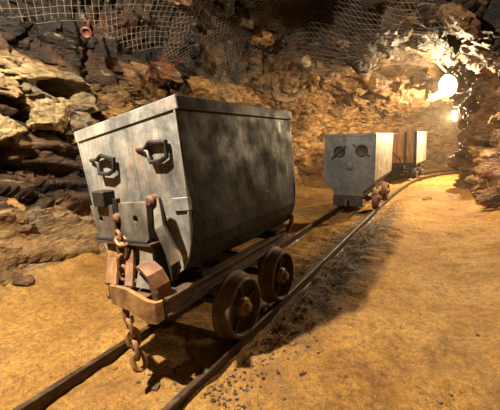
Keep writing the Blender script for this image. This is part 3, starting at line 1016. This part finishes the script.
# ------------------------------------------------------------------ lamps
def floodlight(name, c, aim, size, label, power, col, spot):
    """square work floodlight: housing, glowing glass, bezel, yoke; the light sits right before the glass"""
    c, d = Vector(c), Vector(aim).normalized()
    R_ = d.to_track_quat('-Y', 'Z').to_matrix().to_4x4()
    T = Matrix.Translation(c) @ R_                            # local -Y points where the lamp shines
    root = empty(name, c)
    tag(root, label, 'lamp', 'tunnel floodlights')
    h = size / 2
    back = -d
    MB().lathe([(-.012, h + .010), (.0, h + .012), (.05, h * .92), (.11, h * .6), (.14, h * .3)], c, back, 32).build('housing', M_HOUSE, root, smooth=True)
    MB().lathe([(.010, h - .002), (.018, h - .004), (.020, h + .010), (.0, h + .014)], c, d, 32, cap=False).build('bezel', M_HOUSE, root, smooth=True)
    MB().lathe([(.013, h - .004), (.03, h * .93), (.05, h * .7), (.062, h * .4), (.066, h * .1)], c, d, 32).build('glass', M_GLOW, root, smooth=True)
    MB().tube([c - d * .13, c - d * .20 + Vector((.02, 0, .04)), c - d * .24 + Vector((.06, .05, .22))], .014, 8).build('bracket', M_DARK, root, smooth=True)
    ld = bpy.data.lights.new('lamp_light', 'POINT')
    ld.shadow_soft_size = .04
    ld.energy = power
    ld.color = col
    lo = bpy.data.objects.new('lamp_light', ld)
    COL.objects.link(lo)
    lo.parent = root
    lo.matrix_basis = Matrix.Translation(d * .13)
    return root


floodlight('floodlight', (1.19, 6.05, 1.80), (-.55, -.60, -.16), .30, 'large bright round floodlight high on the right, nearer of two', P_FLOOD, (1.0, .74, .42), 175)
floodlight('floodlight', (1.29, 9.45, 1.49), (-.75, -.35, -.12), .25, 'small far bright floodlight below and behind the larger one', P_FAR, (1.0, .74, .42), 175)

# foreground work lamp: hangs from the roof before the front cart, above the frame
LP = Vector((-.32, .30, 2.62))
wl = empty('work_lamp', LP)
tag(wl, 'bare hanging work lamp in a wire cage in front of the near cart', 'lamp')
MB().lathe([(.05, .05), (.07, .05), (.12, .035), (.16, .02)], LP, (0, 0, 1), 20).build('holder', M_HOUSE, wl, smooth=True)
for k in range(4):
    a = k * math.pi / 2 + .4
    MB().tube([LP + Vector((math.cos(a) * r_, math.sin(a) * r_, z_)) for r_, z_ in ((.045, .06), (.075, .0), (.06, -.07), (.0, -.10))], .002, 5).build('cage_wire', M_DARK, wl)
MB().tube([LP + Vector((0, 0, .12)), LP + Vector((.01, .01, .34)), LP + Vector((0, 0, .75))], .007, 6).build('flex', M_CABLE, wl)
ld = bpy.data.lights.new('work_light', 'POINT')
ld.energy = P_WORK
ld.color = (1.0, .86, .66)
ld.shadow_soft_size = .035
lo = bpy.data.objects.new('work_light', ld)
COL.objects.link(lo)
lo.parent = wl
lo.matrix_basis = Matrix.Translation((0, 0, .015))

# cables
cab = MB().tube([(1.19, 6.1, 1.97), (1.05, 6.0, 2.12), (1.03, 5.85, 2.25), (1.10, 5.6, 2.33), (1.25, 5.3, 2.30), (1.42, 5.0, 2.15), (1.6, 4.6, 2.05), (1.78, 4.2, 2.05)], .013, 8)
tag(cab.build('cable', M_CABLE, smooth=True), 'grey cable looping over the larger floodlight along the right rock', 'cable')
cab = MB().tube([(1.30, 9.5, 1.60), (1.38, 9.35, 1.62), (1.47, 9.2, 1.45), (1.46, 9.1, 1.1), (1.52, 9.05, .8), (1.46, 9.0, .45), (1.44, 9.0, .1)], .018, 8)  # tube standing in for the lit rim of the rock edge
tag(cab.build('cable', M_RAIL, smooth=True), 'crooked line down the right rock edge below the far floodlight, standing for its lit rim', 'cable')

# ------------------------------------------------------------------ rockfall netting under the roof
def netting(s0, s1, t0, t1, label, gap=.055, inset=.10, skew=.5, wr=.0022, seed=0):
    """square wire mesh laid obliquely on the shell; each wire follows the smooth roof"""
    mb = MB()
    ptsA = []
    LS, LT = s1 - s0, (t1 - t0) * 8.3
    step = .085

    def surf(a, b):
        """a, b metres along and across"""
        s = s0 + a
        t = t0 + b / 8.3
        p = shell(np.array([s]), np.array([t]))[0]
        i = int(np.argmin(abs(S_ROWS - s)))
        j = int(np.argmin(abs(T_COLS - t)))
        nn = NRM[i, j]
        k = inset + .05 * mnoise.noise((a * 1.6 + seed, b * 1.6, 0.3)) + .015 * mnoise.noise((a * 6 + seed, b * 6, 2.3)) + .35 * LOW[i, j]
        return p + nn * k
    for fam in (0, 1):
        ang = skew if fam == 0 else skew + math.pi / 2
        d = (math.cos(ang), math.sin(ang))
        nrm = (-d[1], d[0])
        ext = LS + LT
        k = -int(ext / gap)
        while k * gap < ext:
            run = []
            u = -ext
            while u < ext:
                a = nrm[0] * k * gap + d[0] * u
                b = nrm[1] * k * gap + d[1] * u
                edge = .06 * math.sin(a * 5 + seed) + .06 * math.sin(b * 4.1)
                if edge < a < LS + edge and edge < b < LT + edge:
                    run.append((a, b))
                elif run:
                    break
                u += step
            if len(run) > 1:
                ptsA.append(run)
            k += 1
    for run in ptsA:
        mb.tube([surf(a, b) for a, b in run], wr, 3, cap=False)
    o = mb.build('wire_netting', M_WIRE, recalc=False)
    return tag(o, label, 'wire netting', 'rockfall netting under the roof')


# low-pass of the rock relief so that the netting sags with the big bulges
k_ = 15
pad = np.pad(OFF, k_, mode='edge')
cs = np.cumsum(np.cumsum(np.pad(pad, ((1, 0), (1, 0))), 0), 1)
w_ = 2 * k_ + 1
LOW = (cs[w_:, w_:] - cs[:-w_, w_:] - cs[w_:, :-w_] + cs[:-w_, :-w_]) / (w_ * w_)
LOW = LOW * 2.6

netting(1.0, 3.6, .315, .47, 'square wire netting under the roof at the upper left', .068, .10, .35, .0019, 1)
netting(3.3, 5.2, .27, .42, 'dark wire netting on the roof just above the front cart', .055, .09, .75, .0018, 2)
netting(3.2, 6.6, .425, .61, 'fine sagging wire netting across the roof centre', .052, .11, .6, .0019, 3)
netting(6.0, 8.6, .50, .66, 'lit wire netting on the roof beside the larger floodlight', .06, .06, .5, .0022, 4)


# ------------------------------------------------------------------ blocks that stand out of the rock faces
def wall_block(wall, c, size, seed, mat, rot=None):
    rnd = random.Random(seed)
    r = rot if rot else (rnd.uniform(-.3, .3) + .42, rnd.uniform(-.3, .3) + .3, rnd.uniform(0, 3))
    MB().rock(c, size, seed, r, sub=4, cuts=16, rough=.24, hts=(.40, .80)).build('rock_block', mat, wall)


for c, sz, sd, mi in [
        ((-2.22, 1.92, 1.50), (.22, .30, .21), 1, 0), ((-2.30, 1.50, 1.36), (.2, .3, .13), 2, 0), 
        ((-2.2, 1.4, .60), (.22, .3, .12), 6, 2),
        ((-2.28, 1.50, 1.80), (.22, .36, .14), 7, 0), ((-2.2, 1.85, 1.92), (.18, .34, .10), 8, 0), ((-2.25, 2.45, .55), (.2, .32, .2), 9, 2),
        ((-2.28, 2.75, 1.55), (.22, .26, .15), 10, 2), ((-2.3, 3.2, 1.75), (.22, .3, .2), 11, 1), ((-2.28, 2.9, .9), (.2, .4, .2), 12, 1),
        ((-2.1, 4.2, 2.02), (.26, .34, .15), 13, 2), ((-2.15, 3.6, 2.15), (.25, .3, .15), 14, 1), ((-2.22, 2.1, .25), (.22, .4, .16), 15, 2),
        ((-2.3, 6.2, 1.8), (.25, .3, .2), 16, 2), ((-2.25, 7.2, 1.5), (.25, .4, .24), 17, 2), ((-2.2, 7.7, .9), (.22, .4, .25), 18, 2),
        ((-2.2, 8.3, 1.6), (.22, .4, .22), 19, 2), ((-2.15, 8.4, .5), (.2, .4, .25), 20, 2), ((-2.2, 6.8, 2.0), (.25, .35, .12), 21, 0),
        ((-1.9, 9.6, 1.3), (.25, .4, .25), 22, 2), ((-1.7, 10.3, .8), (.3, .4, .3), 23, 1)]:
    wall_block(wall_left, c, sz, sd, M_BLOCKS[mi])
for c, sz, sd, mi in [
        ((1.66, 7.0, .75), (.12, .17, .16), 31, 2), ((1.72, 6.6, .42), (.16, .2, .14), 32, 1), ((1.66, 7.4, .22), (.18, .26, .16), 33, 0),
        ((1.52, 8.6, .35), (.14, .22, .16), 34, 0), ((1.50, 8.9, .12), (.16, .2, .10), 35, 0), ((1.80, 6.0, 1.25), (.14, .2, .12), 36, 1),
        ((1.82, 5.6, .15), (.15, .25, .16), 37, 1), ((1.74, 6.4, 1.75), (.2, .35, .14), 38, 1), ((1.85, 5.2, 1.9), (.2, .4, .16), 39, 1),
        ((1.60, 7.9, 1.0), (.12, .2, .2), 40, 1), ((1.56, 8.3, .7), (.12, .2, .14), 41, 1)]:
    wall_block(wall_right, c, sz, sd, M_BLOCKS[mi])
for s, t, sz, sd, mi in [
        (4.4, .60, (.42, .30, .12), 51, 1), (5.0, .655, (.4, .3, .14), 52, 0), (4.6, .69, (.3, .4, .12), 53, 1), (3.9, .63, (.35, .3, .10), 54, 1),
        (5.6, .57, (.3, .25, .10), 55, 0), (6.2, .60, (.3, .3, .08), 56, 0), (5.7, .50, (.3, .25, .10), 57, 1), (6.4, .44, (.3, .2, .10), 58, 2),
        (2.4, .38, (.25, .2, .12), 59, 1), (3.2, .40, (.3, .25, .1), 60, 1), (5.2, .40, (.3, .25, .12), 61, 2), (8.7, .55, (.4, .2, .1), 62, 1)]:
    p, nn = rock_at(s, t, .02)
    wall_block(ceiling, p, sz, sd, M_BLOCKS[mi])

# pale stone caught in the netting, and the red bolt plate
tag(MB().rock((-.86, 5.55, 2.42), (.09, .05, .13), 71, (.2, .1, .5)).build('stone', M_BLOCKS[0]), 'pale pointed stone caught in the roof netting', 'stone')
rb = empty('rock_bolt', (-1.70, 2.10, 2.24))
tag(rb, 'red rusty round bolt plate on the dark roof at upper left', 'rock bolt')
ax = Vector((.55, -.55, -.62)).normalized()
c0 = Vector((-1.70, 2.10, 2.24))
MB().lathe([(-.06, .03), (0, .05), (.02, .05), (.026, .042), (.012, .026), (-.01, .02)], c0, ax, 24).build('plate', M_RED, rb, smooth=True)
MB().tube([c0 - ax * .3, c0 - ax * .05], .014, 8).build('bolt_shaft', M_RUST, rb, smooth=True)

# ------------------------------------------------------------------ loose stones
k = 0
for x, y, s_, lab in [
        (.92, 6.75, .10, 'flat pale stone on the bright floor near the far right wall'), (1.30, 7.3, .07, 'stone lying before the right wall below the far floodlight'),
        (.10, .96, .030, 'dark stone on the ground just right of the hanging chain'), (-1.95, 1.30, .11, 'rough stone at the foot of the left wall, nearest the picture edge'),
        (.70, 1.42, .022, 'small dark stone on the sand at bottom centre')]:
    z = floor_z(x, y)
    tag(MB().rock((x, y, z + s_ * .12), (s_, s_ * .8, s_ * .45), 200 + k, (0, 0, k)).build('stone', M_BLOCKS[1 if 'dark' in lab or 'rough' in lab else 0]), lab, 'stone')
    k += 1
protos = [MB().rock((0, 0, 0), (1, .8, .55), 300 + i, sub=2, cuts=8).build('pebble', M_BLOCKS[i % 3]) for i in range(6)]
spots = []
rnd = random.Random(5)
while len(spots) < 90:
    x, y = rnd.uniform(.4, 1.7), 1.2 + 4.2 * rnd.random() ** 1.4
    if rnd.random() < .25: x = rnd.uniform(-1.6, -.4)
    elif rnd.random() < .3: x = rnd.uniform(-.25, .25); y = rnd.uniform(.9, 1.3)
    spots.append((x, y, rnd.uniform(.006, .017)))
for i, (x, y, s_) in enumerate(spots):
    src = protos[i % 6]
    o = src if i < 6 else src.copy()
    if i >= 6: COL.objects.link(o)
    o.location = (x, y, floor_z(x, y) + s_ * .2)
    o.scale = (s_, s_, s_)
    o.rotation_euler = (0, 0, i * 1.3)
    tag(o, 'small pebble lying loose on the sandy floor', 'pebble', 'pebbles scattered on the floor')
grav = MB()
for i in range(1500):
    y = 1.0 + 5.6 * rnd.random() ** 1.3
    x = rnd.choice((.45, .45, .45, .2)) + rnd.gauss(0, .10)
    s_ = rnd.uniform(.004, .013)
    if abs(x - .302) < .035 + s_: continue
    z = floor_z(x, y) + s_ * .25
    a = rnd.uniform(0, 6.28)
    ca_, sa_ = math.cos(a) * s_, math.sin(a) * s_
    grav.add([(x + ca_, y + sa_, z), (x - sa_, y + ca_, z - .1 * s_), (x - ca_, y - sa_, z), (x + sa_, y - ca_, z + .1 * s_), (x + .2 * ca_, y, z + s_ * .7), (x, y, z - s_)],
             [(0, 1, 4), (1, 2, 4), (2, 3, 4), (3, 0, 4), (1, 0, 5), (2, 1, 5), (3, 2, 5), (0, 3, 5)])
M_GRAV = rock_material('gravel_stone', [(0.3, (0.03, 0.024, 0.02)), (0.55, (0.14, 0.10, 0.07)), (0.75, (0.42, 0.36, 0.28))], 0.2, attr=False)
tag(grav.build('gravel', M_GRAV), 'dark loose gravel strewn along the right rail', 'gravel', kind='stuff')

# ------------------------------------------------------------------ haze volume added in the inner tunnel to give the floodlights a glow
mt = bpy.data.materials.new('glow_haze')
mt.use_nodes = True
nt = mt.node_tree
nt.nodes.clear()
ou = nt.nodes.new('ShaderNodeOutputMaterial')
sc_ = nt.nodes.new('ShaderNodeVolumeScatter')
sc_.inputs['Color'].default_value = (1, .9, .75, 1)
sc_.inputs['Density'].default_value = .0045
nt.links.new(sc_.outputs[0], ou.inputs['Volume'])
tag(MB().box((-3.0, 4.4, -.3), (5.0, 14.6, 3.2)).build('glow_haze', mt), 'thin haze added in the inner tunnel for the glow around the floodlights', 'haze', kind='stuff')
